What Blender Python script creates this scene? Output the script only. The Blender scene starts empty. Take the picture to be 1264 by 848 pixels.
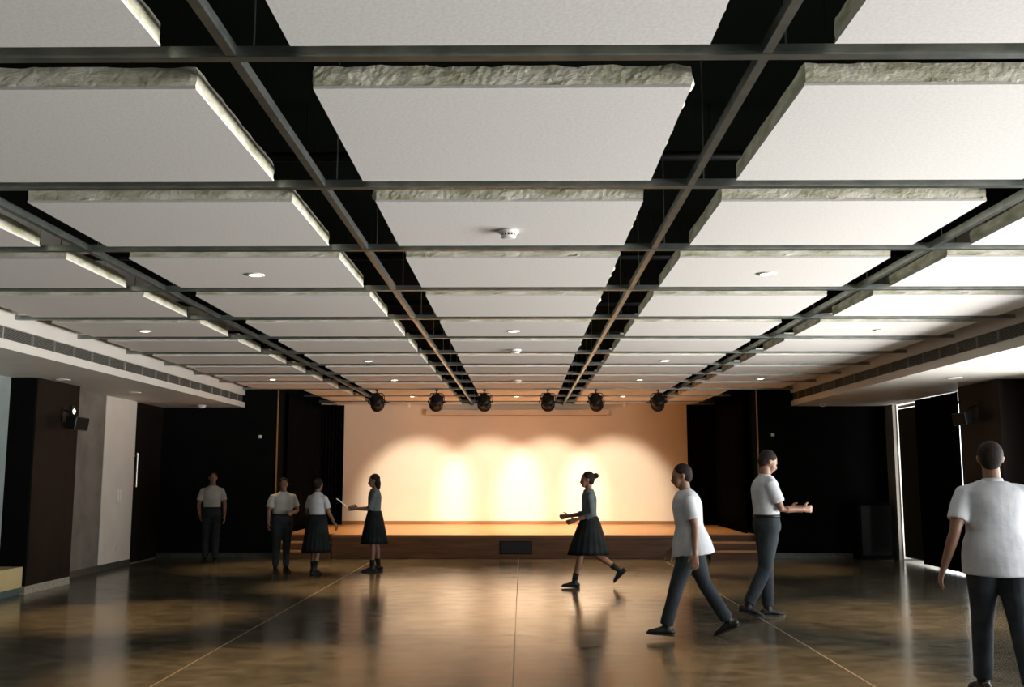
import bpy, bmesh, math, random
from math import sin, cos, pi, radians as R
from mathutils import Vector, Matrix, noise
random.seed(7)
SC = bpy.context.scene
COL = SC.collection

# ---------------------------------------------------------------- materials
def mat(name, base=(.5,.5,.5), rough=.6, metal=0.0, spec=.5, coat=0.0):
    m = bpy.data.materials.new(name); m.use_nodes = True
    b = m.node_tree.nodes['Principled BSDF']
    b.inputs['Base Color'].default_value = (*base, 1); b.inputs['Roughness'].default_value = rough
    b.inputs['Metallic'].default_value = metal; b.inputs['Specular IOR Level'].default_value = spec
    b.inputs['Coat Weight'].default_value = coat
    return m
def N(m, t): return m.node_tree.nodes.new(t)
def L(m, a, b): m.node_tree.links.new(a, b)
def bsdf(m): return m.node_tree.nodes['Principled BSDF']
def coords(m, scale=(1,1,1)):
    tc = N(m,'ShaderNodeTexCoord'); mp = N(m,'ShaderNodeMapping'); mp.inputs['Scale'].default_value = scale
    L(m, tc.outputs['Object'], mp.inputs['Vector']); return mp.outputs['Vector']
def noisy(m, c1, c2, scale=5, detail=4, stretch=(1,1,1), lo=.35, hi=.65, bump=0, bdist=.01, bscale=None):
    v = coords(m, stretch)
    n = N(m,'ShaderNodeTexNoise'); n.inputs['Scale'].default_value = scale; n.inputs['Detail'].default_value = detail
    L(m, v, n.inputs['Vector'])
    r = N(m,'ShaderNodeValToRGB'); r.color_ramp.elements[0].position = lo; r.color_ramp.elements[1].position = hi
    r.color_ramp.elements[0].color = (*c1,1); r.color_ramp.elements[1].color = (*c2,1)
    L(m, n.outputs['Fac'], r.inputs['Fac']); L(m, r.outputs['Color'], bsdf(m).inputs['Base Color'])
    if bump:
        n2 = n
        if bscale:
            n2 = N(m,'ShaderNodeTexNoise'); n2.inputs['Scale'].default_value = bscale; n2.inputs['Detail'].default_value = 5
            L(m, v, n2.inputs['Vector'])
        b = N(m,'ShaderNodeBump'); b.inputs['Strength'].default_value = bump; b.inputs['Distance'].default_value = bdist
        L(m, n2.outputs['Fac'], b.inputs['Height']); L(m, b.outputs['Normal'], bsdf(m).inputs['Normal'])
    return m
M = {}
M['board'] = noisy(mat('gypsum board', rough=.85, spec=.2), (.60,.575,.55), (.66,.64,.615), 60, 3, bump=.15, bdist=.003)
M['wool'] = noisy(mat('mineral wool', rough=1, spec=.05), (.36,.35,.22), (.74,.71,.60), 7, 8, stretch=(.8,.8,2.5), lo=.28, hi=.66, bump=.55, bdist=.008, bscale=70)
M['rail'] = noisy(mat('galvanised steel', rough=.36, metal=1), (.24,.27,.26), (.36,.38,.36), 14, 4, stretch=(.5,.5,1))
M['white_paint'] = noisy(mat('white painted plaster', rough=.7, spec=.3), (.60,.56,.50), (.64,.60,.54), 2, 2)
M['soffit'] = noisy(mat('white painted soffit', rough=.55, spec=.4), (.56,.53,.48), (.60,.57,.52), 1.5, 2)
M['screen_wall'] = noisy(mat('cream stage wall', rough=.75, spec=.25), (.74,.64,.50), (.76,.66,.52), 3, 2)
M['black_wall'] = noisy(mat('black panelled wall', rough=.85, spec=.02), (.0035,.0045,.0038), (.005,.006,.005), 3, 2)
M['black_void'] = mat('black ceiling void', (.006,.009,.007), .9, spec=.05)
M['brown_panel'] = noisy(mat('dark brown laminate', rough=.6, spec=.12), (.007,.0045,.0037), (.010,.0065,.005), 6, 4, stretch=(1,1,.15))
M['concrete'] = noisy(mat('fair faced concrete', rough=.75, spec=.3), (.12,.108,.092), (.18,.165,.14), 2.2, 6, bump=.2, bdist=.004)
M['grey_wall'] = noisy(mat('blue grey wall', rough=.7, spec=.3), (.22,.26,.25), (.27,.31,.30), 2, 3)
M['skirting'] = noisy(mat('dark stone skirting', rough=.35), (.045,.045,.038), (.07,.07,.055), 14, 4)
M['terrazzo'] = noisy(mat('pale stone skirting', rough=.4), (.20,.19,.16), (.36,.34,.29), 40, 4)
M['grille'] = mat('grey grille metal', (.30,.29,.26), .5, .3)
M['grille_dark'] = mat('dark duct behind grille', (.01,.01,.01), .9)
M['black_metal'] = mat('black metal', (.003,.003,.003), .5, spec=.25)
M['black_plastic'] = mat('black plastic', (.012,.012,.012), .5)
M['steel'] = mat('brushed steel', (.55,.53,.48), .35, .9)
M['white_plastic'] = mat('white plastic', (.75,.73,.69), .4)
M['pale_case'] = noisy(mat('cream screen casing', rough=.5), (.62,.52,.38), (.66,.56,.42), 4, 2)
M['curtain'] = noisy(mat('black curtain cloth', rough=1, spec=.0), (.003,.003,.0035), (.006,.005,.005), 8, 3)
M['blind'] = noisy(mat('olive roller blind', rough=.9, spec=.1), (.022,.019,.012), (.030,.026,.017), 30, 2)
M['wood_top'] = noisy(mat('varnished stage boards', rough=.34, spec=.5), (.48,.25,.10), (.62,.34,.14), 3, 6, stretch=(.35,9,1))
M['wood_front'] = noisy(mat('dark stage fascia', rough=.5, spec=.35), (.075,.030,.012), (.17,.075,.03), 3, 6, stretch=(.5,1,6), lo=.3, hi=.75)
M['wood_trim'] = noisy(mat('brown wood trim', rough=.5), (.26,.11,.035), (.34,.15,.05), 5, 4, stretch=(.5,1,4))
M['beige'] = noisy(mat('pale yellow laminate', rough=.5), (.50,.40,.20), (.54,.43,.22), 4, 2)
M['teal'] = mat('teal painted plinth', (.05,.09,.09), .5)
M['skin'] = noisy(mat('brown skin', rough=.5, spec=.35), (.15,.075,.045), (.19,.095,.058), 12, 3)
M['hair'] = noisy(mat('black hair', rough=.75, spec=.12), (.008,.006,.005), (.02,.014,.012), 60, 3, stretch=(4,4,.5), bump=.6, bdist=.004)
M['shirt'] = noisy(mat('white cotton shirt', rough=.85, spec=.2), (.36,.375,.40), (.44,.455,.475), 5, 3, bump=.4, bdist=.03, bscale=7)
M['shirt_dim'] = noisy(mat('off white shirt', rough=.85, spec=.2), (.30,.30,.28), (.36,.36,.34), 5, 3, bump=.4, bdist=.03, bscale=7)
M['grey_top'] = noisy(mat('grey blue top', rough=.85, spec=.2), (.07,.09,.095), (.10,.12,.125), 6, 3, bump=.3, bdist=.03, bscale=8)
M['trousers'] = noisy(mat('charcoal trousers', rough=.85, spec=.2), (.014,.019,.023), (.024,.030,.035), 8, 3, bump=.5, bdist=.03, bscale=7)
M['skirt'] = noisy(mat('dark pleated skirt cloth', rough=.9, spec=.1), (.009,.012,.012), (.015,.019,.019), 8, 3)
M['shoe'] = mat('black shoe leather', (.006,.006,.006), .45, spec=.25)
M['eye'] = mat('eye white', (.13,.10,.08), .5)
M['paper'] = mat('white paper', (.7,.68,.62), .8)
def emis(name, c, s):
    m = mat(name, (.8,.8,.8)); b = bsdf(m)
    b.inputs['Emission Color'].default_value = (*c,1); b.inputs['Emission Strength'].default_value = s; return m
M['lamp'] = emis('downlight lamp face', (1,.86,.64), 14)
M['led'] = emis('indicator lamp face', (1,1,.85), 5)
M['lens'] = emis('stage lamp lens', (1,.78,.5), 20)

# floor: polished concrete with saw-cut joints
def floor_mat():
    m = mat('polished concrete floor', rough=.2, spec=.9)
    b = bsdf(m); nt = m.node_tree
    v = coords(m)
    def nz(scale, detail, st):
        mp = N(m,'ShaderNodeMapping'); mp.inputs['Scale'].default_value = st; L(m, v, mp.inputs['Vector'])
        n = N(m,'ShaderNodeTexNoise'); n.inputs['Scale'].default_value = scale; n.inputs['Detail'].default_value = detail
        n.inputs['Distortion'].default_value = .6
        L(m, mp.outputs['Vector'], n.inputs['Vector']); return n.outputs['Fac']
    big = nz(.45, 6, (1,1,1)); fine = nz(3.2, 8, (1,1.6,1))
    r = N(m,'ShaderNodeValToRGB'); e = r.color_ramp.elements
    e[0].position=.32; e[0].color=(.045,.041,.031,1); e[1].position=.7; e[1].color=(.155,.135,.098,1)
    mx = N(m,'ShaderNodeMix'); mx.inputs['Factor'].default_value=.5; L(m, big, mx.inputs['A']); L(m, fine, mx.inputs['B'])
    L(m, mx.outputs['Result'], r.inputs['Fac'])
    sep = N(m,'ShaderNodeSeparateXYZ'); L(m, v, sep.inputs[0])
    def mth(op, a, bv=None, c=None):
        n = N(m,'ShaderNodeMath'); n.operation = op
        for i, q in enumerate((a, bv, c)):
            if q is None: continue
            if hasattr(q,'is_linked'): L(m, q, n.inputs[i])
            else: n.inputs[i].default_value = q
        return n.outputs[0]
    # joints every 2.6 m across, along the hall, and every 6.2 m crosswise
    fx = mth('ABSOLUTE', mth('SUBTRACT', mth('FRACT', mth('DIVIDE', mth('ADD', sep.outputs['X'], 2.6*20+1.37), 2.6)), .5))
    lx = mth('MULTIPLY', mth('LESS_THAN', fx, .0019), mth('LESS_THAN', mth('ABSOLUTE', sep.outputs['X']), 4.0))
    fy = mth('ABSOLUTE', mth('SUBTRACT', mth('FRACT', mth('DIVIDE', mth('ADD', sep.outputs['Y'], 62-9.7+3.1), 6.2)), .5))
    ly = mth('LESS_THAN', fy, .0012)
    ln = mth('MAXIMUM', lx, mth('MULTIPLY', ly, .35))
    m2 = N(m,'ShaderNodeMix'); m2.data_type='RGBA'; L(m, ln, m2.inputs[0]); L(m, r.outputs['Color'], m2.inputs[6]); m2.inputs[7].default_value=(.21,.16,.105,1)
    L(m, m2.outputs[2], b.inputs['Base Color'])
    rr = N(m,'ShaderNodeMapRange'); rr.inputs[1].default_value=.3; rr.inputs[2].default_value=.7; rr.inputs[3].default_value=.10; rr.inputs[4].default_value=.24
    L(m, mx.outputs['Result'], rr.inputs[0])
    r3 = mth('MAXIMUM', rr.outputs[0], mth('MULTIPLY', ln, .6)); L(m, r3, b.inputs['Roughness'])
    bp = N(m,'ShaderNodeBump'); bp.inputs['Strength'].default_value=.35; bp.inputs['Distance'].default_value=.004
    wav = nz(1.7, 3, (.35,1.6,1)); L(m, wav, bp.inputs['Height']); L(m, bp.outputs['Normal'], b.inputs['Normal'])
    return m
M['floor'] = floor_mat()

# ---------------------------------------------------------------- mesh helpers
def tag(o, label=None, cat=None, group=None, kind=None):
    if label: o['label'] = label
    if cat: o['category'] = cat
    if group: o['group'] = group
    if kind: o['kind'] = kind
    return o
def link(name, me, m, parent=None, smooth=False, loc=None):
    if m is not None: me.materials.append(M[m])
    o = bpy.data.objects.new(name, me); COL.objects.link(o)
    if parent: o.parent = parent
    if loc is not None: o.location = loc
    if smooth:
        for p in me.polygons: p.use_smooth = True
    return o
def obj(name, bm, m, parent=None, smooth=False, loc=None, bevel=0):
    bmesh.ops.recalc_face_normals(bm, faces=bm.faces)
    me = bpy.data.meshes.new(name); bm.to_mesh(me); bm.free()
    o = link(name, me, m, parent, smooth, loc)
    if bevel:
        b = o.modifiers.new('bevel','BEVEL'); b.width = bevel; b.segments = 2; b.limit_method='ANGLE'
    return o
def empty(name, loc, rz=0):
    o = bpy.data.objects.new(name, None); COL.objects.link(o); o.location = loc; o.rotation_euler.z = rz
    o.empty_display_size = .1; return o
def box(bm, x0,x1,y0,y1,z0,z1):
    vs = [bm.verts.new(p) for p in ((x0,y0,z0),(x1,y0,z0),(x1,y1,z0),(x0,y1,z0),(x0,y0,z1),(x1,y0,z1),(x1,y1,z1),(x0,y1,z1))]
    for f in ((0,3,2,1),(4,5,6,7),(0,1,5,4),(1,2,6,5),(2,3,7,6),(3,0,4,7)): bm.faces.new([vs[i] for i in f])
def BX(*a):
    bm = bmesh.new(); box(bm, *a); return bm
def cyl(bm, c, r, h, n=24, axis='z', r2=None):
    mt = Matrix.Translation(c) @ {'z':Matrix(),'x':Matrix.Rotation(pi/2,4,'Y'),'y':Matrix.Rotation(pi/2,4,'X')}[axis]
    bmesh.ops.create_cone(bm, cap_ends=True, segments=n, radius1=r, radius2=r if r2 is None else r2, depth=h, matrix=mt)
def lathe(bm, prof, n=32, mt=Matrix()):
    rings = []
    for r, z in prof:
        rings.append([bm.verts.new(mt @ Vector((r*cos(2*pi*i/n), r*sin(2*pi*i/n), z))) for i in range(n)])
    for a, b in zip(rings, rings[1:]):
        for i in range(n): bm.faces.new((a[i], a[(i+1)%n], b[(i+1)%n], b[i]))
    bm.faces.new(rings[0][::-1]); bm.faces.new(rings[-1])
def tube(bm, pts, rad, n=12, ref=(0,1,0), dome=True):
    """ellipse rings lofted along pts; rad = r or (ra along side, rb along ref)"""
    pts = [Vector(p) for p in pts]; rad = [(q,q) if not isinstance(q,tuple) else q for q in rad]
    if dome:
        d0 = (pts[0]-pts[1]).normalized(); d1 = (pts[-1]-pts[-2]).normalized()
        P=[]; Q=[]
        for t in (1,.87,.5):
            k = math.sqrt(max(0,1-t*t)) if t<1 else .0
            k = max(k,.12); m_=min(rad[0]); P.append(pts[0]+d0*m_*t); Q.append((rad[0][0]*k, rad[0][1]*k))
        E_=[];F_=[]
        for t in (.5,.87,1):
            k = max(math.sqrt(max(0,1-t*t)),.12); m_=min(rad[-1]); E_.append(pts[-1]+d1*m_*t); F_.append((rad[-1][0]*k, rad[-1][1]*k))
        pts = P+pts+E_; rad = Q+rad+F_
    ref = Vector(ref); rings=[]
    for i,p in enumerate(pts):
        t = (pts[min(i+1,len(pts)-1)]-pts[max(i-1,0)]).normalized()
        f = (ref - t*ref.dot(t))
        if f.length < .05: f = Vector((1,0,0)) - t*t.x
        f.normalize(); s = t.cross(f)
        rings.append([bm.verts.new(p + s*rad[i][0]*cos(2*pi*k/n) + f*rad[i][1]*sin(2*pi*k/n)) for k in range(n)])
    for a,b in zip(rings, rings[1:]):
        for i in range(n): bm.faces.new((a[i], a[(i+1)%n], b[(i+1)%n], b[i]))
    bm.faces.new(rings[0][::-1]); bm.faces.new(rings[-1])
def ball(bm, c, rx, ry, rz, mt=Matrix(), u=20, v=14):
    bmesh.ops.create_uvsphere(bm, u_segments=u, v_segments=v, radius=1, matrix=mt @ Matrix.Translation(c) @ Matrix.Diagonal((rx,ry,rz,1)))
def struct(name, bm, m, label=None, **k):
    o = obj(name, bm, m, **k); o['kind'] = 'structure'
    if label: tag(o, label, 'room')
    return o

# ---------------------------------------------------------------- people
def remeshed(name, bm, m, voxel, parent=None, smooth_it=3, noise_amp=0, seed=0):
    bmesh.ops.recalc_face_normals(bm, faces=bm.faces)
    me=bpy.data.meshes.new('tmp'); bm.to_mesh(me); bm.free()
    o=bpy.data.objects.new('tmp',me); COL.objects.link(o)
    r=o.modifiers.new('r','REMESH'); r.mode='VOXEL'; r.voxel_size=voxel
    if smooth_it:
        s=o.modifiers.new('s','SMOOTH'); s.factor=.5; s.iterations=smooth_it
    dg=bpy.context.evaluated_depsgraph_get(); dg.update()
    me2=bpy.data.meshes.new_from_object(o.evaluated_get(dg)); me2.name=name
    bpy.data.objects.remove(o); bpy.data.meshes.remove(me)
    if noise_amp:
        nn=[v.normal.copy() for v in me2.vertices]
        for v,vn in zip(me2.vertices,nn):
            q=Vector((v.co.x*7+seed, v.co.y*7, v.co.z*3.2)); v.co += vn*noise.noise(q)*noise_amp
    me2.materials.clear()
    ob=link(name, me2, m, parent, True); return ob
def pol(a, l):  # forward/up plane: a measured from straight down, positive forwards (+y)
    return Vector((0, sin(a)*l, -cos(a)*l))
def person(loc, heading, height, label, legs, arms, top='shirt', bottom='trousers', lean=0, head=(0,0), build=1.0, skirt_len=.50, hair='short', group=None, kind_shirt='shirt', belt=True, sock=False):
    """legs: ((thigh, knee, foot pitch), same) left/right; arms: ((swing, abduct, elbow, inward, palm curl), ...); angles in degrees. +y is forwards."""
    k=height/1.70
    ln=R(lean); fem = hair!='short'
    hipz=.0; sh = .165 if fem else .185; hw=.09
    # spine joints relative to pelvis
    def sp(z, y=0): return Vector((0, y*cos(ln)+z*sin(ln), z*cos(ln)-y*sin(ln)))
    P=Vector((0,0,0))
    J={}
    for s,(a,kn,fp) in zip((-1,1),legs):
        h=Vector((s*hw,0,-.02)); kne=h+pol(R(a),.42); ank=kne+pol(R(a-kn),.41)
        J[s]=(h,kne,ank,R(fp))
    def foot_pts(s):
        h,kne,ank,fp=J[s]; f=Vector((s*.12,cos(fp),sin(fp))).normalized(); u=Vector((0,-sin(fp),cos(fp)))
        return ank,f,u
    low=0
    for s in (-1,1):
        ank,f,u=foot_pts(s)
        for q in (ank-f*.065-u*.085, ank+f*.19-u*.085): low=min(low,q.z)
    Z0=-low
    up=Vector((0,0,Z0))
    T=Matrix.Scale(k,4)@Matrix.Translation(up)
    def fin(bm): bm.transform(T); return bm
    vb=.0075
    # ---------------- body (one continuous surface)
    b=bmesh.new()
    w=build
    tube(b,[sp(-.03),sp(.04),sp(.14),sp(.24),sp(.36),sp(.44),sp(.495)],[(.11*w,.08*w),(.145*w,.098*w),(.132*w,.09*w),(.130*w,.09*w),(.143*w,.098*w),(.120*w,.078*w),(.060,.052)],20)
    neck0=sp(.50,-.005); hd=R(head[0]); hy=R(head[1])
    Hm=Matrix.Translation(sp(.572,.012))@Matrix.Rotation(hy,4,'Z')@Matrix.Rotation(hd-ln*.6,4,'X')
    def H(x,y,z): return Hm@Vector((x,y,z))
    tube(b,[sp(.43,-.01),sp(.50,0),H(0,-.01,.01)],[(.074,.062),(.057,.056),(.054,.056)] if not fem else [(.064,.056),(.047,.049),(.046,.050)],14)
    ball(b,(0,-.008,.085),.074,.092,.092,Hm)           # skull
    tube(b,[H(0,.035,.075),H(0,.045,.03),H(0,.055,-.012)],[(.062,.050),(.057,.047),(.036,.031)],14)   # face to chin
    tube(b,[H(0,.080,.075),H(0,.094,.050),H(0,.102,.035)],[(.008,.008),(.011,.011),(.014,.011)],8)      # nose
    tube(b,[H(-.035,.079,.086),H(0,.086,.09),H(.035,.079,.086)],[.008,.009,.008],8)                    # brow
    tube(b,[H(-.020,.087,.012),H(0,.094,.012),H(.020,.087,.012)],[.006,.008,.006],8)                   # lips
    for s in (-1,1):
        tube(b,[H(s*.074,-.005,.045),H(s*.080,-.012,.075),H(s*.074,-.008,.088)],[(.008,.012),(.008,.018),(.007,.012)],8)
        h,kne,ank,fp=J[s]
        tube(b,[h+Vector((0,0,.02)),(h*2+kne)/3,kne,(kne*2+ank)/3+Vector((0,-.008,0)),ank+(kne-ank)*.12],[.076*w,.070*w,.05,.05,.034],14)
        _,f,u=foot_pts(s)
        tube(b,[ank-f*.035-u*.03,ank+f*.05-u*.045,ank+f*.13-u*.06],[.034,.032,.024],10)
    A={}
    for s,(sw,ab,el,inw,curl) in zip((-1,1),arms):
        S=sp(.412,-.005)+Vector((s*sh*(.5+.5*w)*.96,0,0))
        d=Vector((s*sin(R(ab)), sin(R(sw))*cos(R(ab)), -cos(R(sw))*cos(R(ab)))).normalized()
        E_=S+d*.275
        # forearm: bend forwards and inwards
        fwd=Vector((0,cos(R(sw)),sin(R(sw)))); fd=(d*cos(R(el))+fwd*sin(R(el))).normalized()
        fd=(fd+Vector((-s*sin(R(inw)),0,0))).normalized(); Wr=E_+fd*.25
        A[s]=(S,E_,Wr,fd)
        tube(b,[S-Vector((s*.03,0,.018)),S+d*.05,S+d*.16,E_,E_+fd*.06,E_+fd*.16,Wr],[.046*w,.048*w,.043*w,.036,.038,.031,.024],12)
        # hand
        side=Vector((-s,0,0)); nrm=(side-fd*side.dot(fd)).normalized()   # palm faces the body
        lat=fd.cross(nrm).normalized()
        if lat.y<0 and abs(lat.y)>.1: lat=-lat
        if abs(lat.y)<=.1 and lat.z<0: lat=-lat
        tube(b,[Wr,Wr+fd*.04,Wr+fd*.085],[(.026,.017),(.036,.016),(.038,.013)] if abs(fd.cross(nrm).dot(lat))>0 else [.03]*3,12,ref=nrm)
        for i,(o_,ln_) in enumerate(((.030,.070),(.010,.080),(-.010,.074),(-.029,.058))):
            p0=Wr+fd*.080+lat*o_; c1=R(curl*.6); d1=fd*cos(c1)+nrm*sin(c1)+lat*o_*1.5; p1=p0+d1*ln_*.45; c2=R(curl*1.5); d2=fd*cos(c2)+nrm*sin(c2)+lat*o_*1.5
            tube(b,[p0,p1,p1+d2*ln_*.5],[.0105,.0095,.008],8)
        t0=Wr+fd*.025+lat*.028; t1=t0+(fd*.6+lat*.7+nrm*.25).normalized()*.04
        tube(b,[t0,t1,t1+(fd*.9+nrm*.35+lat*.15).normalized()*.03],[.014,.012,.009],8)
    body=remeshed('person', fin(b), 'skin', vb*k, None, 2)
    body.location=loc; body.rotation_euler.z=heading
    tag(body,label,'person',group)
    # ---------------- head details
    hb=bmesh.new()
    ball(hb,(0,-.022,.098),.083,.093,.090,Hm)
    bmesh.ops.bisect_plane(hb, geom=hb.verts[:]+hb.edges[:]+hb.faces[:], plane_co=H(0,.045,.105), plane_no=(Hm.to_3x3()@Vector((0,.62,-.9))).normalized(), clear_outer=True)
    bmesh.ops.holes_fill(hb, edges=hb.edges[:])
    ball(hb,(0,-.045,.07),.074,.066,.085,Hm)
    if hair=='bun': ball(hb,(0,-.135,.11),.042,.042,.042,Hm)
    if hair=='pony': tube(hb,[H(0,-.12,.12),H(0,-.17,.08),H(0,-.165,.0),H(0,-.15,-.09)],[.022,.034,.030,.012],10)
    if hair=='bob':
        tube(hb,[H(0,-.05,.08),H(0,-.06,.0),H(0,-.06,-.06)],[(.082,.060),(.080,.055),(.066,.04)],14)
    remeshed('hair', fin(hb), 'hair', .007*k, body, 2, .004, height)
    for s in (-1,1):
        e=bmesh.new(); ball(e,(s*.030,.0765,.068),.0085,.0085,.0060,Hm,10,8); obj('eye',fin(e),'eye',body,True)
    # ---------------- top
    g=.016; t=bmesh.new(); hem = .045 if (bottom=='skirt' or belt) else -.13
    wl=.136 if fem else .146
    zs_=[sp(hem)]+([] if hem>0 else [sp(.0)])+[sp(.08),sp(.15),sp(.25),sp(.35),sp(.42),sp(.462),sp(.492)]
    rs_=[(.140*w+g,.098*w+g) if hem>0 else (.176*w+g,.172*w+g)]+([] if hem>0 else [(.174*w+g,.152*w+g)])+[((.142 if hem>0 else .168)*w+g,(.102 if hem>0 else .126)*w+g),(wl*w+g,.106*w+g),(.148*w+g,.112*w+g),(.160*w+g,.116*w+g),((sh-.022)*w+g,.096*w+g),((sh-.078)*w+g,.074*w+g),(.072+g,.058+g)]
    tube(t,zs_,rs_,24,dome=False)
    for s in (-1,1):
        S,E_,Wr,fd=A[s]; d=(E_-S).normalized()
        L_=.20 if top!='long' else .275
        pts=[S-Vector((s*.075,0,-.010)),S+Vector((-s*.01,0,-.006)),S+d*.10,S+d*L_]; rr=[.044*w+g*.4,.052*w+g*.4,.050*w+g*.6,.050*w+g*.8]
        if top=='long': pts+= [E_+fd*.10]; rr[-1]=.050+g*.5; rr+=[.044+g*.4]
        tube(t,pts,rr,16,dome=False)
    sho=remeshed({'long':'long_sleeved_top'}.get(top,'shirt'), fin(t), kind_shirt, .010*k, body, 9, .008, height*3)
    c=bmesh.new()   # collar
    tube(c,[sp(.470,-.004),sp(.505,0)],[(.078,.068),(.066,.060)],20,dome=False)
    obj('collar', fin(c), kind_shirt, sho, True)
    # ---------------- lower clothes
    if bottom=='trousers':
        q=bmesh.new()
        tube(q,[sp(-.11),sp(-.05),sp(.0),sp(.06),sp(.10)],[(.120*w,.095*w),(.160*w+.01,.118*w+.008),(.165*w+.012,.122*w+.008),(.150*w+.014,.106*w+.014),(.146*w+.014,.102*w+.014)] if belt or True else 0,24,dome=False)
        for s in (-1,1):
            h,kne,ank,fp=J[s]
            tube(q,[h+Vector((0,0,.02)),h+(kne-h)*.3,kne,(kne+ank)/2,ank+(kne-ank)*.04],[.100*w,.092*w,.072,.066,.062],16,dome=False)
        remeshed('trousers', fin(q), 'trousers', .010*k, body, 3, .008, height*5)
        if belt:
            e=bmesh.new(); tube(e,[sp(.070),sp(.100)],[(.148*w+.019,.104*w+.019)]*2,28,dome=False); obj('belt',fin(e),'shoe',body,True)
    else:
        q=bmesh.new(); n=72; rings=[]
        kc=[(J[s][0]+J[s][1])/2 for s in (-1,1)]; spread=abs(J[-1][1].y-J[1][1].y)/2; cy=(J[-1][1].y+J[1][1].y)/2
        for j in range(9):
            tt=j/8; z=.11-tt*(skirt_len+.11); 
            rx=.160*w+.015+.07*tt**.8; ry=.115*w+.015+(.095+spread*.8)*tt**.8
            ring=[]
            for i in range(n):
                a=2*pi*i/n; pl=1+.055*tt*cos(18*a)
                p=Vector((rx*cos(a)*pl, cy*tt*.8+ry*sin(a)*pl, z)); ring.append(q.verts.new(sp(.11)+ (p-Vector((0,0,.11)))))
            rings.append(ring)
        for a_,b_ in zip(rings,rings[1:]):
            for i in range(n): q.faces.new((a_[i],a_[(i+1)%n],b_[(i+1)%n],b_[i]))
        q.faces.new(rings[0]); 
        inner=[q.verts.new(v.co*.93+Vector((0,0,.02))) for v in rings[-1]]
        for i in range(n): q.faces.new((rings[-1][i],rings[-1][(i+1)%n],inner[(i+1)%n],inner[i]))
        q.faces.new(inner[::-1])
        obj('skirt', fin(q), 'skirt', body, True)
    # ---------------- shoes (and socks)
    for s in (-1,1):
        ank,f,u=foot_pts(s)
        q=bmesh.new(); lt=f.cross(u).normalized()
        def F(y,z): return ank+f*y+u*z
        tube(q,[F(-.055,-.045),F(-.02,-.035),F(.04,-.038),F(.10,-.052),F(.16,-.062)],[(.033,.036),(.038,.045),(.039,.038),(.044,.026),(.034,.018)],16,ref=u)
        tube(q,[F(0,-.04),F(-.005,.012)],[.040,.042],14,ref=f)
        sho=remeshed('shoe', fin(q), 'shoe', .007*k, body, 2)
        q=bmesh.new()
        prof=[(-.085,.022),(-.06,.036),(-.02,.036),(.04,.038),(.10,.046),(.15,.042),(.185,.022)]
        top_=[];bot_=[]
        pts=[(y,x_) for y,x_ in prof]+[(y,-x_) for y,x_ in reversed(prof)]
        for y,x_ in pts:
            top_.append(q.verts.new(F(y,-.068)+lt*x_)); bot_.append(q.verts.new(F(y,-.085)+lt*x_))
        q.faces.new(top_); q.faces.new(bot_[::-1])
        for i in range(len(pts)): q.faces.new((top_[i],top_[(i+1)%len(pts)],bot_[(i+1)%len(pts)],bot_[i]))
        obj('sole', fin(q), 'shoe', sho)
        if bottom!='trousers':
            h,kne,an,fp=J[s]; q=bmesh.new(); tube(q,[an+(kne-an)*.05,an+(kne-an)*.30],[.040,.046],14,dome=False); obj('sock',fin(q),'skirt',body,True)
    RZ=Matrix.Translation(loc)@Matrix.Rotation(heading,4,'Z')
    HANDS[body.name]=[RZ@(T@(A[s][2]+A[s][3]*.12)) for s in (-1,1)]
    return body
HANDS={}
LEFT, RIGHT, AWAY, TOWARD = pi/2, -pi/2, 0, pi
person((-5.45,17.65,0), TOWARD+.2, 1.58, 'person in light shirt and dark trousers standing alone at far left before black wall',
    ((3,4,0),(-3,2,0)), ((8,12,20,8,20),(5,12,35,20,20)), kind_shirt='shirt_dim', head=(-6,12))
person((-3.82,16.05,0), TOWARD+.5, 1.48, 'person in pale shirt and trousers standing just left of one in a long skirt',
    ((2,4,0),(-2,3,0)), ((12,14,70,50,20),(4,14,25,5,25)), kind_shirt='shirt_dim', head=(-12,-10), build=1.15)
person((-3.20,15.72,0), AWAY-.35, 1.47, 'person in a white blouse and long dark skirt facing the stage, at left',
    ((6,6,0),(-8,10,-8)), ((5,14,50,15,20),(8,12,25,0,25)), bottom='skirt', hair='bun', skirt_len=.56, kind_shirt='shirt', head=(-8,0))
p4=person((-2.36,16.1,0), LEFT+.1, 1.54, 'person in grey top and dark skirt facing left holding a sheet before the lit wall',
    ((3,3,0),(-4,3,0)), ((18,4,72,10,30),(12,4,80,10,30)), bottom='skirt', hair='bob', top='long', kind_shirt='grey_top', skirt_len=.46, head=(-8,0), build=.9)
person((.93,13.85,0), LEFT, 1.60, 'person in dark top and knee-length skirt walking left in front of the stage',
    ((20,6,4),(-10,46,-46)), ((-6,4,78,6,30),(10,5,72,6,30)), bottom='skirt', hair='bun', top='long', kind_shirt='grey_top', skirt_len=.44, head=(-4,0), build=.85, lean=2)
person((1.60,9.6,0), LEFT-.05, 1.64, 'person in white shirt and grey trousers striding left, right of centre',
    ((22,6,6),(-18,14,-24)), ((-10,8,12,0,25),(6,9,16,0,25)), lean=6, head=(-8,0), build=1.15, belt=False)
person((2.64,10.95,0), RIGHT+.1, 1.79, 'person in white shirt and dark trousers facing right and looking down at raised hands',
    ((2,2,0),(-8,20,-14)), ((14,3,76,10,35),(20,3,70,14,35)), head=(-24,0), build=1.08)
person((3.28,7.05,0), AWAY-.12, 1.76, 'person in white shirt seen from behind at the right edge, close to camera',
    ((12,4,0),(-10,16,-12)), ((-14,18,22,0,25),(38,24,118,24,35)), head=(-4,-12), build=1.16, belt=False)
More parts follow.
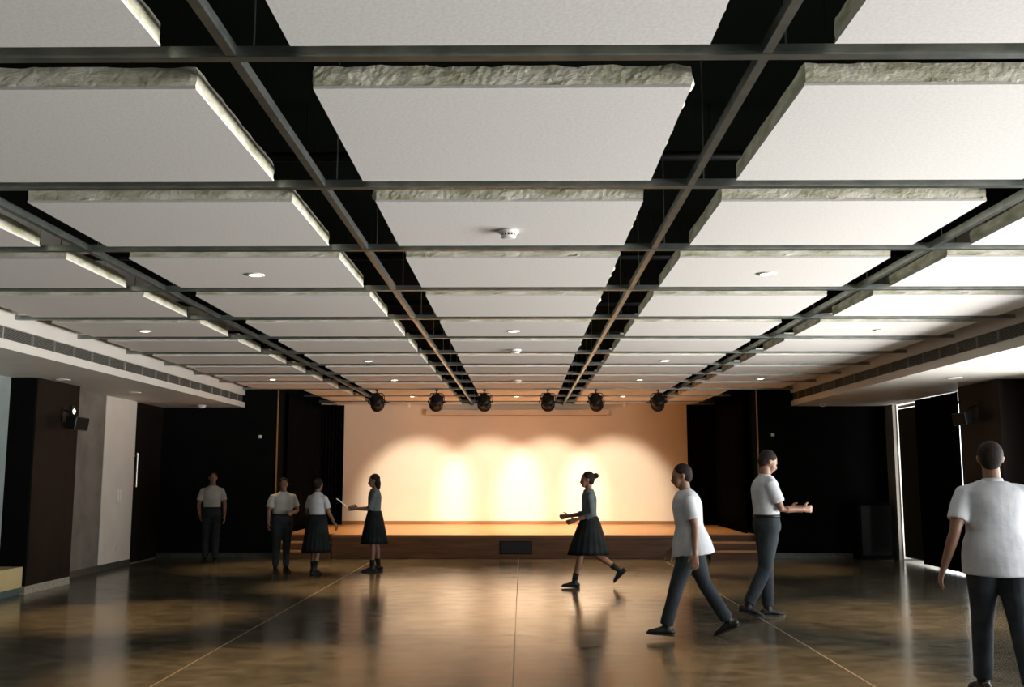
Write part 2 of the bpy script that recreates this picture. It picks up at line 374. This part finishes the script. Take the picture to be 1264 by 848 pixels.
# sheet held by the person before the lit wall
hc=(HANDS[p4.name][0]+HANDS[p4.name][1])/2
t=bmesh.new(); box(t,-.105,.105,-.002,.002,-.02,.27)
o=obj('paper_sheet', t, 'paper', loc=hc+Vector((.0,0,-.01))); o.rotation_euler=(R(-52),0,R(90)+.1); tag(o,'pale sheet held out by the person in the grey top','paper')

# ---------------------------------------------------------------- room constants
ZR, ZB = 3.10, 3.115                   # underside of rails, underside of boards
YR = [3.67,5.42,6.98,8.54,10.14,11.59,13.04,14.45,15.77,17.11,18.58,20.20,21.72]
XR = [-3.13,-1.12,.94,2.92]
XL, XRT = -5.24, 5.05                  # soffit fascias
YE, YB, Y0 = 18.75, 22.75, -6.0        # hall end wall, stage wall, wall behind camera
PX0, PX1 = -4.60, 4.40                 # stage opening
ZS = .418
ORD = ['nearest','second','third','fourth','fifth','sixth','seventh','eighth','ninth','tenth','eleventh','twelfth','thirteenth','farthest']

# ---------------------------------------------------------------- setting
struct('floor', BX(-7.6,8.2,Y0-.2,YB+.2,-.15,0), 'floor')
struct('ceiling', BX(-7.6,8.2,Y0-.2,YB+.2,4.25,4.4), 'black_void')
bm = bmesh.new(); box(bm, -7.4,XL,Y0,YE,2.78,2.86); box(bm, XL-.02,XL,Y0,YE,2.86,2.872); box(bm, XL-.1,XL,Y0,YE,3.012,4.25); box(bm,XL-.55,XL-.5,Y0,YE,2.86,3.1)
struct('ceiling_left', bm, 'soffit')
bm = bmesh.new(); box(bm, XRT,7.9,Y0,YE,2.80,2.89); box(bm, XRT,XRT+.1,Y0,YE,3.05,4.25); box(bm,XRT+.5,XRT+.55,Y0,YE,2.86,3.1)
struct('ceiling_right', bm, 'soffit')
# left wall pieces
bm = bmesh.new(); box(bm,-7.0,-6.7,Y0,12.95,0,2.78); struct('wall_left', bm, 'grey_wall')
struct('wall_left', BX(-7.0,-6.7,13.0,15.95,0,2.78), 'concrete')
struct('wall_left', BX(-7.0,-6.69,15.95,17.22,0,2.78), 'white_paint')
struct('wall_left', BX(-7.0,-6.78,17.22,YE,0,2.78), 'brown_panel')
struct('baseboard_left', BX(-6.7,-6.68,14.2,17.22,0,.10), 'skirting')
bm = BX(-7.0,-6.35,12.95,14.2,.10,2.775); struct('wall_left', bm, 'brown_panel')
bm = BX(-7.0,-6.37,12.935,12.95,.10,2.775); struct('trim_1', bm, 'black_wall')
struct('baseboard_left', BX(-7.0,-6.345,12.93,14.205,0,.10), 'terrazzo')
# black hall end wall with the stage opening
struct('wall_back', BX(-7.2,PX0,YE,YE+.2,0,4.25), 'black_wall')
struct('wall_back', BX(PX1,7.4,YE,YE+.2,0,4.25), 'black_wall')
struct('baseboard_back', BX(-6.78,PX0,YE-.015,YE,0,.09), 'skirting')
struct('baseboard_back', BX(PX1+.02,6.76,YE-.015,YE,0,.09), 'skirting')
struct('lit_edge_left', BX(PX0-.018,PX0+.006,YE-.012,YE,0,3.12), 'wood_trim')  # lit edge of the opening, put in as a thin lighter brown strip
struct('lit_edge_right', BX(PX1-.006,PX1+.018,YE-.012,YE,0,3.12), 'wood_trim')  # right lit edge, its light likewise held in the strip's colour
# stage alcove
struct('wall_stage_left', BX(PX0-.15,PX0,YE+.2,YB,0,4.25), 'black_wall')
struct('wall_stage_right', BX(PX1,PX1+.15,YE+.2,YB,0,4.25), 'black_wall')
struct('wall_stage', BX(PX0-.15,PX1+.15,YB,YB+.2,0,3.16), 'screen_wall')
struct('wall_stage', BX(PX0-.15,PX1+.15,YB,YB+.2,3.16,4.25), 'black_void')  # wall above the ceiling coloured black so the board gaps stay dark
struct('baseboard_stage', BX(-4.1,3.75,YB-.02,YB,ZS,ZS+.075), 'wood_trim')
# right wall: pilaster, window with blind, curtain, brown pier, wall
struct('wall_right', BX(6.80,7.6,18.36,YE,0,2.8), 'concrete')
struct('wall_right', BX(6.80,7.6,13.45,15.46,.0,2.8), 'concrete')
struct('wall_right', BX(6.80,7.6,12.8,13.45,0,2.8), 'grey_wall')
bm = bmesh.new(); box(bm,6.8,7.0,Y0,12.8,2.55,2.8); box(bm,6.8,7.0,Y0,12.8,0,.25); box(bm,6.8,7.0,Y0,-1.5,.25,2.55); box(bm,6.8,7.0,12.6,12.8,.25,2.55)
struct('wall_right', bm, 'white_paint')
bm = BX(6.42,6.80,13.45,14.70,.1,2.795); struct('wall_right', bm, 'brown_panel')
struct('baseboard_right', BX(6.41,6.80,13.44,14.71,0,.10), 'skirting')
# unseen wall behind the camera, made dark so the rails reflect little light
struct('wall_front', BX(-7.6,8.2,Y0-.2,Y0,0,4.25), 'brown_panel')
def window(name, x0,x1,y0,y1,z0,z1, n, axis):
    bm = bmesh.new(); t=.03
    if axis=='x':   # window lies in a plane x = const, runs along y
        for i in range(n+1):
            y = y0+(y1-y0)*i/n; box(bm,x0,x1,y-t,y+t,z0,z1)
        box(bm,x0,x1,y0,y1,z0,z0+.05); box(bm,x0,x1,y0,y1,z1-.05,z1)
    else:
        for i in range(n+1):
            x = x0+(x1-x0)*i/n; box(bm,x-t,x+t,y0,y1,z0,z1)
        box(bm,x0,x1,y0,y1,z0,z0+.05); box(bm,x0,x1,y0,y1,z1-.05,z1)
    return struct(name, bm, 'black_metal')
window('window_1', 6.88,6.93,-1.5,12.6,.25,2.55, 8, 'x')
# far right window recess (daylight leaks round a roller blind)
window('window_2', 7.50,7.55,15.5,18.34,.05,2.78, 2, 'x')
struct('reveal_reflector', BX(6.87,7.5,18.335,18.36,.02,2.79), 'white_paint')  # white board added over the dark reveal to brighten the daylight slit
struct('trim_4', BX(6.84,7.5,15.46,18.36,2.79,2.83), 'white_paint')

bl = empty('roller_blind', (6.86,17.75,0)); tag(bl,'dark olive roller blind with daylight leaking round its left and lower edges','blind')
obj('blind_cloth', BX(-.003,.003,-.62,.495,.07,2.70), 'blind', bl)
bm=bmesh.new(); cyl(bm,(0,-.1,2.74),.028,1.10,16,'y'); obj('roller_tube', bm, 'steel', bl, smooth=True)
bm=bmesh.new(); cyl(bm,(0,-.1,.065),.01,1.04,10,'y'); obj('bottom_bar', bm, 'steel', bl)

def curtain(name, x0,y0,x1,y1,z0,z1, folds, amp, label, m='curtain'):
    n = folds*10; d = Vector((x1-x0,y1-y0,0)); nn = Vector((-d.y,d.x,0)).normalized()
    bm = bmesh.new(); zs=[z0,z0+.4,(z0+z1)/2,z1-.2,z1]; rows=[]
    for side in (0,1):
        rr=[]
        for j,z in enumerate(zs):
            row=[]
            for i in range(n+1):
                t=i/n; a=amp*(1.2 if j<2 else .8 if j>2 else 1)*(1+.35*sin(7*t+j))
                off=a*sin(2*pi*folds*t+.6*sin(5*t)+.15*j)+(.004 if side else -.004)
                p=Vector((x0,y0,0))+d*t+nn*off; row.append(bm.verts.new((p.x,p.y,z)))
            rr.append(row)
        for a_,b_ in zip(rr,rr[1:]):
            for i in range(n): bm.faces.new((a_[i],a_[i+1],b_[i+1],b_[i]))
        rows.append(rr)
    A,B=rows
    for j in (0,-1):
        for i in range(n): bm.faces.new((A[j][i],A[j][i+1],B[j][i+1],B[j][i]))
    for j in range(len(zs)-1):
        for i in (0,n): bm.faces.new((A[j][i],A[j+1][i],B[j+1][i],B[j][i]))
    return tag(obj(name,bm,m,smooth=True), label, 'curtain')
curtain('stage_curtain', -4.56,22.5,-4.03,22.55,ZS,3.09, 7,.03,'black pleated stage curtain hanging left of the lit cream wall')
curtain('stage_curtain', 3.71,22.5,4.36,22.5,ZS,3.09, 8,.03,'black pleated stage curtain hanging right of the lit cream wall')
curtain('stage_curtain', -4.5,19.2,-4.52,22.3,ZS,3.09, 14,.03,'black stage wing curtain along the left side of the stage')
curtain('stage_curtain', 4.28,19.3,4.32,22.3,ZS,3.09, 14,.03,'black stage wing curtain along the right side of the stage')
curtain('blackout_curtain', 6.757,15.483,6.76,17.20,.03,2.79, 9,.02,'black blackout curtain beside the brown pier on the right wall')

# door in left wall
d = empty('door_1', (-6.76,17.95,0)); d['kind']='structure'
obj('door_leaf', BX(-.03,.02,-.66,.66,.02,2.65), 'brown_panel', d, bevel=.004)
bm=bmesh.new(); cyl(bm,(.07,-.60,1.6),.016,.58,12); cyl(bm,(.045,-.60,1.36),.009,.06,8,'x'); cyl(bm,(.045,-.60,1.84),.009,.06,8,'x')
tag(obj('door_handle', bm, 'steel', d, smooth=False), 'tall brushed steel pull bar')
bm=BX(-.03,.02,-.66,.66,.0,.018); obj('threshold', bm, 'steel', d)
# faint black cabinet/door panel on the right end wall
lc = empty('loudspeaker_cabinet', (6.40,18.52,0)); tag(lc,'tall black floor cabinet standing in the dark right end corner','cabinet')
obj('cabinet_body', BX(-.32,.30,-.18,.2,.0,1.02), 'black_wall', lc, bevel=.01)
obj('front_panel', BX(-.27,.25,-.195,-.182,.08,.97), 'black_metal', lc, bevel=.004)

# low beige block at the left edge
b0 = empty('bench_block', (-6.5,12.3,0)); tag(b0,'low pale yellow boxed bench with teal plinth at far left','bench')
obj('bench_box', BX(-.19,.12,-1.6,.62,.09,.35), 'beige', b0, bevel=.006)
obj('plinth', BX(-.19,.10,-1.6,.60,0,.09), 'teal', b0)

# stage
st = empty('stage', (-.05,18.65,0)); st['kind']='structure'
obj('platform', BX(-4.53,4.43,.47,4.09,.38,ZS), 'wood_top', st)
obj('platform', BX(-3.47,3.47,0,.47,.38,ZS), 'wood_top', st)
obj('fascia', BX(-3.46,3.46,.012,.05,0,.38), 'wood_front', st)
obj('nosing', BX(-3.48,3.48,-.012,.0,.385,ZS+.001), 'wood_front', st)
sv = empty('stage_vent', (-.12,18.66,.19)); tag(sv,'black rectangular floor vent set in the brown stage fascia','vent')
bm=bmesh.new(); box(bm,-.30,.30,-.012,0,-.12,-.10); box(bm,-.30,.30,-.012,0,.10,.12); box(bm,-.30,-.28,-.012,0,-.1,.1); box(bm,.28,.30,-.012,0,-.1,.1)
obj('vent_frame', bm, 'black_metal', sv)
bm=bmesh.new()
for i in range(9): z=-.09+i*.0225; box(bm,-.28,.28,-.008,0,z-.006,z+.006)
obj('vent_slats', bm, 'black_plastic', sv)
obj('vent_back', BX(-.28,.28,-.002,0,-.1,.1), 'grille_dark', sv)
for sx, x0, x1, w in ((-1,-4.55,-3.53,'left'),(1,3.43,4.36,'right')):
    s = empty('stage_steps', ((x0+x1)/2,18.5,0)); tag(s,f'dark wooden steps up to the {w} end of the stage','steps')
    hw=(x1-x0)/2
    for i in range(3):
        obj('riser', BX(-hw,hw,.28*i,.30+.28*i if i<2 else .60,0,.14*(i+1)-.022), 'wood_front', s)
        obj('tread', BX(-hw,hw,.28*i-.012,.28*i+(.28 if i<2 else .05),.14*(i+1)-.022,.14*(i+1)-(0 if i<2 else .002)), 'wood_top', s, bevel=.003)

# projector screen case on the stage wall
pc = empty('screen_case', (-.08,22.66,2.94)); tag(pc,'long cream retracted projection screen case under the ceiling above the stage','projection screen')
obj('case_body', BX(-2.06,2.06,-.07,.0895,-.075,.06), 'pale_case', pc, bevel=.012)
obj('screen_slot', BX(-2.0,2.0,-.05,.0,-.10,-.076), 'wood_trim', pc)
for s in (-1,1): obj('end_cap', BX(s*2.085-.025,s*2.085+.025,-.075,.085,-.08,.065), 'pale_case', pc, bevel=.008)

# ---------------------------------------------------------------- ceiling grid
def chan(l, w=.05, h=.05, t=.0025):     # open U channel along x, centred, underside at z=0
    bm = bmesh.new()
    box(bm,-l/2,l/2,-w/2,w/2,0,t); box(bm,-l/2,l/2,-w/2,-w/2+t,t,h); box(bm,-l/2,l/2,w/2-t,w/2,t,h)
    box(bm,-l/2,l/2,-w/2+t,-w/2+.012,h-t,h); box(bm,-l/2,l/2,w/2-.012,w/2-t,h-t,h)
    box(bm,-l/2,l/2,-w/2-.002,-w/2,.012,.017)
    return bm
def hangers(parent, pts, z0):
    for (x,y) in pts:
        bm=bmesh.new(); cyl(bm,(x,y,(z0+1.12)/2+.0),.0035,1.12-z0,6); obj('hanger_wire', bm, 'rail', parent)
for i,y in enumerate(YR):
    wide = y < YE
    x0, x1 = (XL,XRT) if wide else (PX0+.16,PX1-.18)
    rl = empty('steel_rail', ((x0+x1)/2,y,ZR)); 
    tag(rl, f'galvanised steel cross rail running left to right under the ceiling boards, {ORD[i] if i<12 else "farthest"} from the camera', 'ceiling rail', 'cross rails of the ceiling grid')
    obj('channel', chan(x1-x0,.05,.044), 'rail', rl)
    cx=(x0+x1)/2
    hangers(rl, [(x-cx+.08,0.0) for x in XR], .05)
for k,x in enumerate(XR):
    y0,y1 = 1.4, YB-.03
    rl = empty('steel_rail', (x,(y0+y1)/2,ZR+.003), pi/2)
    tag(rl, 'galvanised steel rail running towards the stage, '+('first from the left','second from the left','third from the left','rightmost')[k], 'ceiling rail', 'long rails of the ceiling grid')
    obj('channel', chan(y1-y0,.038,.046), 'rail', rl)
# dark service pipes up in the void
for i,(y,z) in enumerate(((7.14,3.85),(10.32,3.8),(13.22,3.8),(15.95,3.8))):
    bm=bmesh.new(); cyl(bm,(0,0,0),.035,10.2,14,'x')
    p=obj('service_pipe', bm, 'black_metal', smooth=True, loc=(-.1,y,z))
    for hx_ in (-4,-1.5,1.5,4):
        b3=bmesh.new(); cyl(b3,(hx_,0,(4.25-z)/2),.006,4.25-z,8); obj('pipe_hanger',b3,'black_metal',p)
    tag(p,f'dark pipe crossing the black ceiling void, {ORD[i]} from the camera','pipe','pipes in the ceiling void')

def wool(x0,x1,y0,y1,z0,z1,step,seed,amp):
    bm=bmesh.new(); P=[]
    def seg(a,b,nx,ny):
        l=(Vector(b)-Vector(a)).length; n=max(2,int(l/step))
        for i in range(n): t=i/n; P.append((a[0]+(b[0]-a[0])*t, a[1]+(b[1]-a[1])*t, nx,ny))
    seg((x0,y0),(x1,y0),0,-1); seg((x1,y0),(x1,y1),1,0); seg((x1,y1),(x0,y1),0,1); seg((x0,y1),(x0,y0),-1,0)
    m=5; rings=[]
    for j in range(m+1):
        t=j/m; z=z0+(z1-z0)*t; ring=[]
        for (x,y,nx,ny) in P:
            q=Vector((x*5+seed*3.1,y*5,z*9)); d=noise.noise(q)*amp*.6+noise.noise(q*4.3)*amp*.28+noise.noise(q*11)*amp*.2+amp*.2
            if amp>.01 and nx: d+=.003+max(0,noise.noise(q*1.7)-.1)*.035
            d+=.006*sin(pi*t)
            if j==0: d=d*.5+max(0,noise.noise(q*2.2+Vector((9,1,4)))-.25)*amp*3
            zz=z+(noise.noise(q*2.7)*amp*.9 if j==m else 0)-(max(0,noise.noise(q*3.7)-.3)*amp*1.5 if j==0 else 0)
            ring.append(bm.verts.new((x+nx*d,y+ny*d,zz)))
        rings.append(ring)
    n=len(P)
    for a,b in zip(rings,rings[1:]):
        for i in range(n): bm.faces.new((a[i],a[(i+1)%n],b[(i+1)%n],b[i]))
    bm.faces.new(rings[0][::-1]); bm.faces.new(rings[-1]); return bm
COLS = {'leftmost':(-5.02,-3.43),'second from left':(-2.95,-1.37),'middle':(-.873,.716),'second from right':(1.186,2.755),'rightmost':(3.16,4.83)}
ystart=[2.3]+[y+.33 for y in YR]; yend=[y-.085 for y in YR]+[YB-.03]
seed=0
for cname,(x0,x1) in COLS.items():
    for r in range(len(ystart)):
        ya,yb=ystart[r],yend[r]
        if yb<YE: pass
        elif cname=='leftmost': x0=-4.17
        elif cname=='rightmost': x1=3.93
        if r==10: yb=yend[10]
        if cname in('leftmost','rightmost') and r<1: continue
        seed+=1
        dx=random.uniform(-.006,.006); dy=random.uniform(-.02,.02)
        t=empty('plasterboard_panel', ((x0+x1)/2+dx,(ya+yb)/2,ZB+.0005))
        tag(t, f'white plasterboard panel backed with mineral wool, {cname} column, {ORD[min(r,13)]} row from the camera', 'ceiling board','ceiling boards with wool backing')
        hx=(x1-x0)/2; hy=(yb-ya)/2
        bm=BX(-hx,hx,-hy+dy,hy,0,.0125); obj('plasterboard', bm, 'board', t)
        step=.018 if ya<7 else .035 if ya<12 else .08
        am=.013 if cname=='middle' else .008
        for hx_ in (-.6,.6):
            b3=bmesh.new(); cyl(b3,(hx*hx_,0,.6),.003,1.04,6); obj('hanger_wire',b3,'black_metal',t)
        obj('wool_backing', wool(-hx+.004,hx-.004,-hy+dy+.004,hy-.004,0.0127,.098,step,seed,am if ya<12 else .006),'wool',t)

# downlights, detectors
def downlight(x,y,z,label,on=True,power=40,r=.05,spot=True,cone=70):
    if z==ZB: x*=.981; y*=.981
    t=empty('downlight',(x,y,z)); tag(t,label,'downlight','recessed ceiling downlights')
    bm=bmesh.new(); lathe(bm,[(r,.0),(r*1.45,-.001),(r*1.5,-.006),(r*1.1,-.010),(r,-.008),(r*.98,-.002)],28); obj('trim_ring',bm,'white_plastic',t,smooth=True)
    bm=bmesh.new(); cyl(bm,(0,0,-.004),r*.97,.004,24); obj('lamp_face',bm,'lamp' if on else 'white_plastic',t)
    if on and spot:
        l=bpy.data.lights.new('downlight_beam','SPOT'); l.energy=power*(14 if cone<100 else 5); l.spot_size=R(70); l.spot_blend=.7; l.spot_size=R(cone); l.color=(1,.65,.31); l.shadow_soft_size=.05
        o=bpy.data.objects.new('downlight_beam',l); COL.objects.link(o); o.location=(x,y,z-.02)
for (x,y,lb,pw) in ((-2.2,8.05,'lit downlight in the second-from-left board column, near the camera',36),(2.01,8.05,'lit downlight in the second-from-right board column, near the camera',36),
  (-4.32,11.24,'lit downlight in the leftmost board column, nearer one',36),(4.08,11.26,'lit downlight in the rightmost board column, nearer one',36),(-.1,11.29,'lit downlight in the middle board column, just nearer than a detector',34),
  (-2.22,14.27,'lit downlight in the second-from-left board column, middle one of its three',40),(2.05,14.27,'lit downlight in the second-from-right board column, middle one of its three',40),
  (-4.29,17.0,'lit downlight in the leftmost board column, far one near the black wall',22),(-2.21,17.15,'lit downlight in the second-from-left board column, farthest from the camera',36),
  (2.03,17.15,'lit downlight in the second-from-right board column, farthest from the camera',36),(4.07,16.95,'lit downlight in the rightmost board column, far one near the black wall',22),
  (-.11,20.75,'lit downlight in the middle board column above the stage',110),
  (-2.3,20.75,'faint downlight in the second-from-left board column above the stage',90),(2.1,20.75,'faint downlight in the second-from-right board column above the stage',75)):
    downlight(x,y,ZB,lb,power=pw,cone=58 if y<20 else 112)
for (x,y,s,lb) in ((-6.15,13.2,2.78,'unlit round downlight under the left soffit above the brown pier'),(-6.0,15.3,2.78,'unlit round downlight under the left soffit above the white wall strip'),(5.77,13.3,2.8,'unlit round downlight under the right soffit near the brown pier')):
    downlight(x,y,s,lb,on=False,r=.07)
def detector(x,y,z,label,s=1.0):
    if z==ZB: x*=.981; y*=.981
    t=empty('smoke_detector',(x,y,z)); tag(t,label,'smoke detector','round white smoke detectors')
    bm=bmesh.new(); lathe(bm,[(.055*s,.0),(.065*s,-.004),(.066*s,-.014),(.055*s,-.022*s)],32); obj('base',bm,'white_plastic',t,smooth=True)
    bm=bmesh.new(); lathe(bm,[(.044*s,-.020),(.044*s,-.040)],28); obj('vent_ring',bm,'black_plastic',t,smooth=True)
    bm=bmesh.new()
    for i in range(14):
        a=2*pi*i/14; m_=Matrix.Rotation(a,4,'Z'); v=len(bm.verts); b2=BX(.042*s,.048*s,-.003,.003,-.040,-.02); b2.transform(m_); me=bpy.data.meshes.new('t'); b2.to_mesh(me); b2.free(); bm.from_mesh(me); bpy.data.meshes.remove(me)
    lathe(bm,[(.048*s,-.038),(.046*s,-.048),(.032*s,-.055),(.006,-.057)],28); obj('cover',bm,'white_plastic',t,smooth=False)
detector(-.09,6.58,ZB,'round white smoke detector on the middle board column, closest to the camera',1.05)
detector(-.09,12.98,ZB,'round white smoke detector on the middle board column, midway to the stage',1.2)
detector(-.09,17.21,ZB,'round white smoke detector on the middle board column, nearest the stage',1.2)
detector(-5.85,18.1,2.78,'small white dome detector under the left soffit end',1.3)
detector(5.45,18.1,2.80,'small white dome detector under the right soffit end',1.0)

# linear air grilles in the soffit fascias
def grille(x,s,z0,z1,label):
    t=empty('air_grille',(x,9,(z0+z1)/2)); tag(t,label,'air grille','long air grilles')
    h=(z1-z0)/2; ya,yb=-15,9.6
    def b(x0,x1,*r):
        a_,b_=sorted((x0*s,x1*s)); return (a_,b_,*r)
    bm=bmesh.new(); box(bm,*b(-.004,.02,ya,yb,h-.010,h)); box(bm,*b(-.004,.02,ya,yb,-h,-h+.010))
    obj('grille_frame',bm,'soffit',t)
    n=9
    bm=bmesh.new()
    for i in range(n):
        z=-h+.014+(2*h-.028)*(i+.5)/n
        vs=[bm.verts.new(p) for p in ((s*.004,ya,z-.003),(s*.018,ya,z+.006),(s*.018,ya,z+.008),(s*.004,ya,z-.001),(s*.004,yb,z-.003),(s*.018,yb,z+.006),(s*.018,yb,z+.008),(s*.004,yb,z-.001))]
        for f in ((0,1,2,3),(4,5,6,7),(0,1,5,4),(1,2,6,5),(2,3,7,6),(3,0,4,7)): bm.faces.new([vs[k] for k in f])
    obj('grille_louvres',bm,'grille',t)
    y=ya+.3; i=0
    while y<yb:
        w=.006 if i%6 else .012
        obj('divider',BX(*b(-.002,.02,y-w,y+w,-h+.01,h-.01)),'grille',t); y+=.5 if i%6 else .62; i+=1
    obj('duct_back',BX(*b(.05,.06,ya,yb,-h,h)),'grille_dark',t)
grille(XL,-1,2.865,3.012,'long slatted air grille in the left soffit fascia')
grille(XRT,1,2.892,3.05,'long slatted air grille in the right soffit fascia')

# black wall speakers on piers
def wallspk(x,y,z,s,label,led):
    t=empty('wall_speaker',(x,y,z)); tag(t,label,'speaker')
    m_=Matrix.Rotation(s*R(8),4,'Y')@Matrix.Rotation(R(-18)*s,4,'Z')
    bm=BX(-.09,.09,-.13,.13,-.09,.09); bm.transform(Matrix.Translation((s*.20,0,0))@m_); obj('speaker_cabinet',bm,'black_plastic',t,bevel=.012)
    bm=BX(.09,.095,-.115,.115,-.075,.075) if s>0 else BX(-.095,-.09,-.115,.115,-.075,.075); bm.transform(Matrix.Translation((s*.20,0,0))@m_); obj('speaker_front',bm,'brown_panel',t)
    bm=bmesh.new(); box(bm,min(0,s*.015),max(0,s*.015),-.05,.05,.02,.22); tube(bm,[(s*.01,0,.18),(s*.10,0,.16),(s*.17,0,.08)],[.012]*3,8); obj('wall_bracket',bm,'black_metal',t)
wallspk(-6.35,13.72,2.22,1,'black wall speaker on the brown left pier',True)
wallspk(6.42,14.1,2.30,-1,'black wall speaker on the brown right pier',False)
t=empty('emergency_light',(-6.352,13.98,2.40)); tag(t,'tiny bright lamp high on the brown left pier above the speaker','lamp')
obj('housing',BX(0,.03,-.05,.05,-.08,.08),'black_plastic',t,bevel=.005); bm=bmesh.new(); ball(bm,(.035,0,0),.012,.03,.035); obj('lamp_lens',bm,'led',t,smooth=True)
for x,w,z in ((-4.93,'left',2.23),(4.69,'right',2.26)):
    t=empty('wall_sensor',(x,18.75,z)); tag(t,f'tiny pale dome sensor on the black wall {w} of the stage opening','sensor')
    bm=bmesh.new(); ball(bm,(0,-.01,0),.035,.03,.025,u=14,v=8); obj('dome',bm,'white_plastic',t,smooth=True)
    obj('back_box',BX(-.03,.03,-.008,0,-.03,.03),'white_plastic',t,bevel=.003)
# switch and socket on white strip
for y,z,w,h,n_,lb in ((16.63,1.19,.10,.15,'switch_plate','pale switch plate on the white strip of the left wall'),(16.65,.30,.09,.09,'wall_socket','small pale wall socket low on the white strip of the left wall')):
    t=empty(n_,(-6.69,y,z)); tag(t,lb,'switch' if 'switch' in n_ else 'socket')
    obj('plate',BX(0,.008,-w,w,-h,h) if n_=='switch_plate' else BX(0,.008,-w/2,w/2,-h/2,h/2),'white_paint',t,bevel=.002)
    if n_=='switch_plate':
        for k in (-.045,.045): obj('rocker',BX(.008,.013,k-.025,k+.025,-.10,.10),'white_plastic',t,bevel=.002)
    else: obj('socket_insert',BX(.008,.012,-.02,.02,-.02,.02),'white_plastic',t,bevel=.002)
# small white spots at the ceiling edge above the stage
for x,lb in ((2.3,'small white round fitting at the ceiling edge right of the screen case'),(-2.55,'small white round fitting at the ceiling edge left of the screen case')):
    t=empty('round_fitting',(x,22.3,ZB)); tag(t,lb,'fitting')
    bm=bmesh.new(); lathe(bm,[(.03,0),(.04,-.02),(.05,-.06),(.03,-.085),(.004,-.09)],20); obj('fitting_cup',bm,'white_plastic',t,smooth=True)
    bm=bmesh.new(); cyl(bm,(0,0,-.002),.055,.008,20); obj('mount_plate',bm,'white_plastic',t)

# stage lanterns hung from the rail in front of the stage
SPOTS=[(-2.72,0,'leftmost'),(-1.60,-10,'second from left'),(-.71,0,'third from left'),(.48,2,'fourth from left'),(1.38,10,'fifth from left'),(2.54,0,'rightmost')]
for k,(x,yaw,w) in enumerate(SPOTS):
    t=empty('stage_spotlight',(x,18.58,2.87)); t.scale=(.92,.92,1); tag(t,f'black round stage spotlight hanging from the ceiling rail, {w} of the six','spotlight','stage spotlights')
    aim=Matrix.Rotation(R(-yaw),4,'Z')@Matrix.Rotation(R(-90-23),4,'X')      # local +z -> forward/down
    aim=Matrix.Rotation(R(-yaw),4,'Z')@Matrix.Rotation(-R(90+23),4,'X')
    bm=bmesh.new(); lathe(bm,[(.03,-.17),(.07,-.165),(.085,-.14),(.115,-.12),(.12,-.08),(.132,-.075),(.132,-.055),(.122,-.05),(.125,.10),(.14,.105),(.14,.14),(.11,.142)],20,aim); obj('lamp_housing',bm,'black_metal',t,smooth=False)
    bm=bmesh.new()
    for i in range(8):
        a=2*pi*i/8+.3; b2=BX(.10,.15,-.012,.012,-.09,-.02); b2.transform(aim@Matrix.Rotation(a,4,'Z')); me=bpy.data.meshes.new('t'); b2.to_mesh(me); b2.free(); bm.from_mesh(me); bpy.data.meshes.remove(me)
    obj('cooling_fins',bm,'black_metal',t)
    on = k in (1,2,3,4)
    bm=bmesh.new(); cyl(bm,(0,0,.138),.10,.006,24); bm.transform(aim); obj('lens',bm,'lens' if on else 'black_plastic',t)
    bm=bmesh.new(); tube(bm,[(-.155,0,0),(-.155,0,.10),(-.12,0,.155),(0,0,.165),(.12,0,.155),(.155,0,.10),(.155,0,0)],[.008]*7,8,dome=False)
    bm.transform(Matrix.Rotation(R(-yaw),4,'Z')); obj('yoke',bm,'black_metal',t)
    for s in (-1,1):
        bm=bmesh.new(); cyl(bm,(s*.165,0,0),.022,.03,12,'x'); bm.transform(Matrix.Rotation(R(-yaw),4,'Z')); obj('tilt_knob',bm,'black_plastic',t)
    bm=bmesh.new(); cyl(bm,(0,0,.19),.012,.09,10); box(bm,-.03,.03,-.03,.03,.205,.229); obj('clamp',bm,'black_metal',t)
    if on:
        l=bpy.data.lights.new('stage_beam','SPOT'); l.energy=(820,820,820,820)[k-1]; l.spot_size=R(38); l.spot_blend=.62; l.color=(1,.87,.72); l.shadow_soft_size=.06
        o=bpy.data.objects.new('stage_beam',l); COL.objects.link(o); 
        d=(aim@Vector((0,0,1))).normalized(); o.location=Vector((x,18.58,2.87))+d*.16; o.rotation_euler=d.to_track_quat('-Z','Y').to_euler()

# ---------------------------------------------------------------- daylight and world
def area(loc, rot, sx, sy, e, col):
    l=bpy.data.lights.new('daylight','AREA'); l.shape='RECTANGLE'; l.size=sx; l.size_y=sy; l.energy=e; l.color=col
    o=bpy.data.objects.new('daylight',l); COL.objects.link(o); o.location=loc; o.rotation_euler=rot; return o
area((12.5,6.0,-.4),(0,R(112),0),3.2,18.0,6000,(1.0,.98,.95))      # daylight through window_1; unseen lamp set low, tilted up to brighten the ceiling
w=bpy.data.worlds.new('sky'); SC.world=w; w.use_nodes=True
w.node_tree.nodes['Background'].inputs[0].default_value=(.9,.96,1,1); w.node_tree.nodes['Background'].inputs[1].default_value=4

# ---------------------------------------------------------------- camera
cam=bpy.data.cameras.new('camera'); cam.lens=35.0; cam.sensor_width=36; cam.clip_start=.05
co=bpy.data.objects.new('camera',cam); COL.objects.link(co)
co.location=(0,0,1.5); co.rotation_euler=(R(90+7.572),0,R(.584)); SC.camera=co
SC.view_settings.view_transform='Standard'; SC.view_settings.look='None'; SC.view_settings.exposure=.1; SC.view_settings.gamma=1
SC.view_settings.use_curve_mapping=False
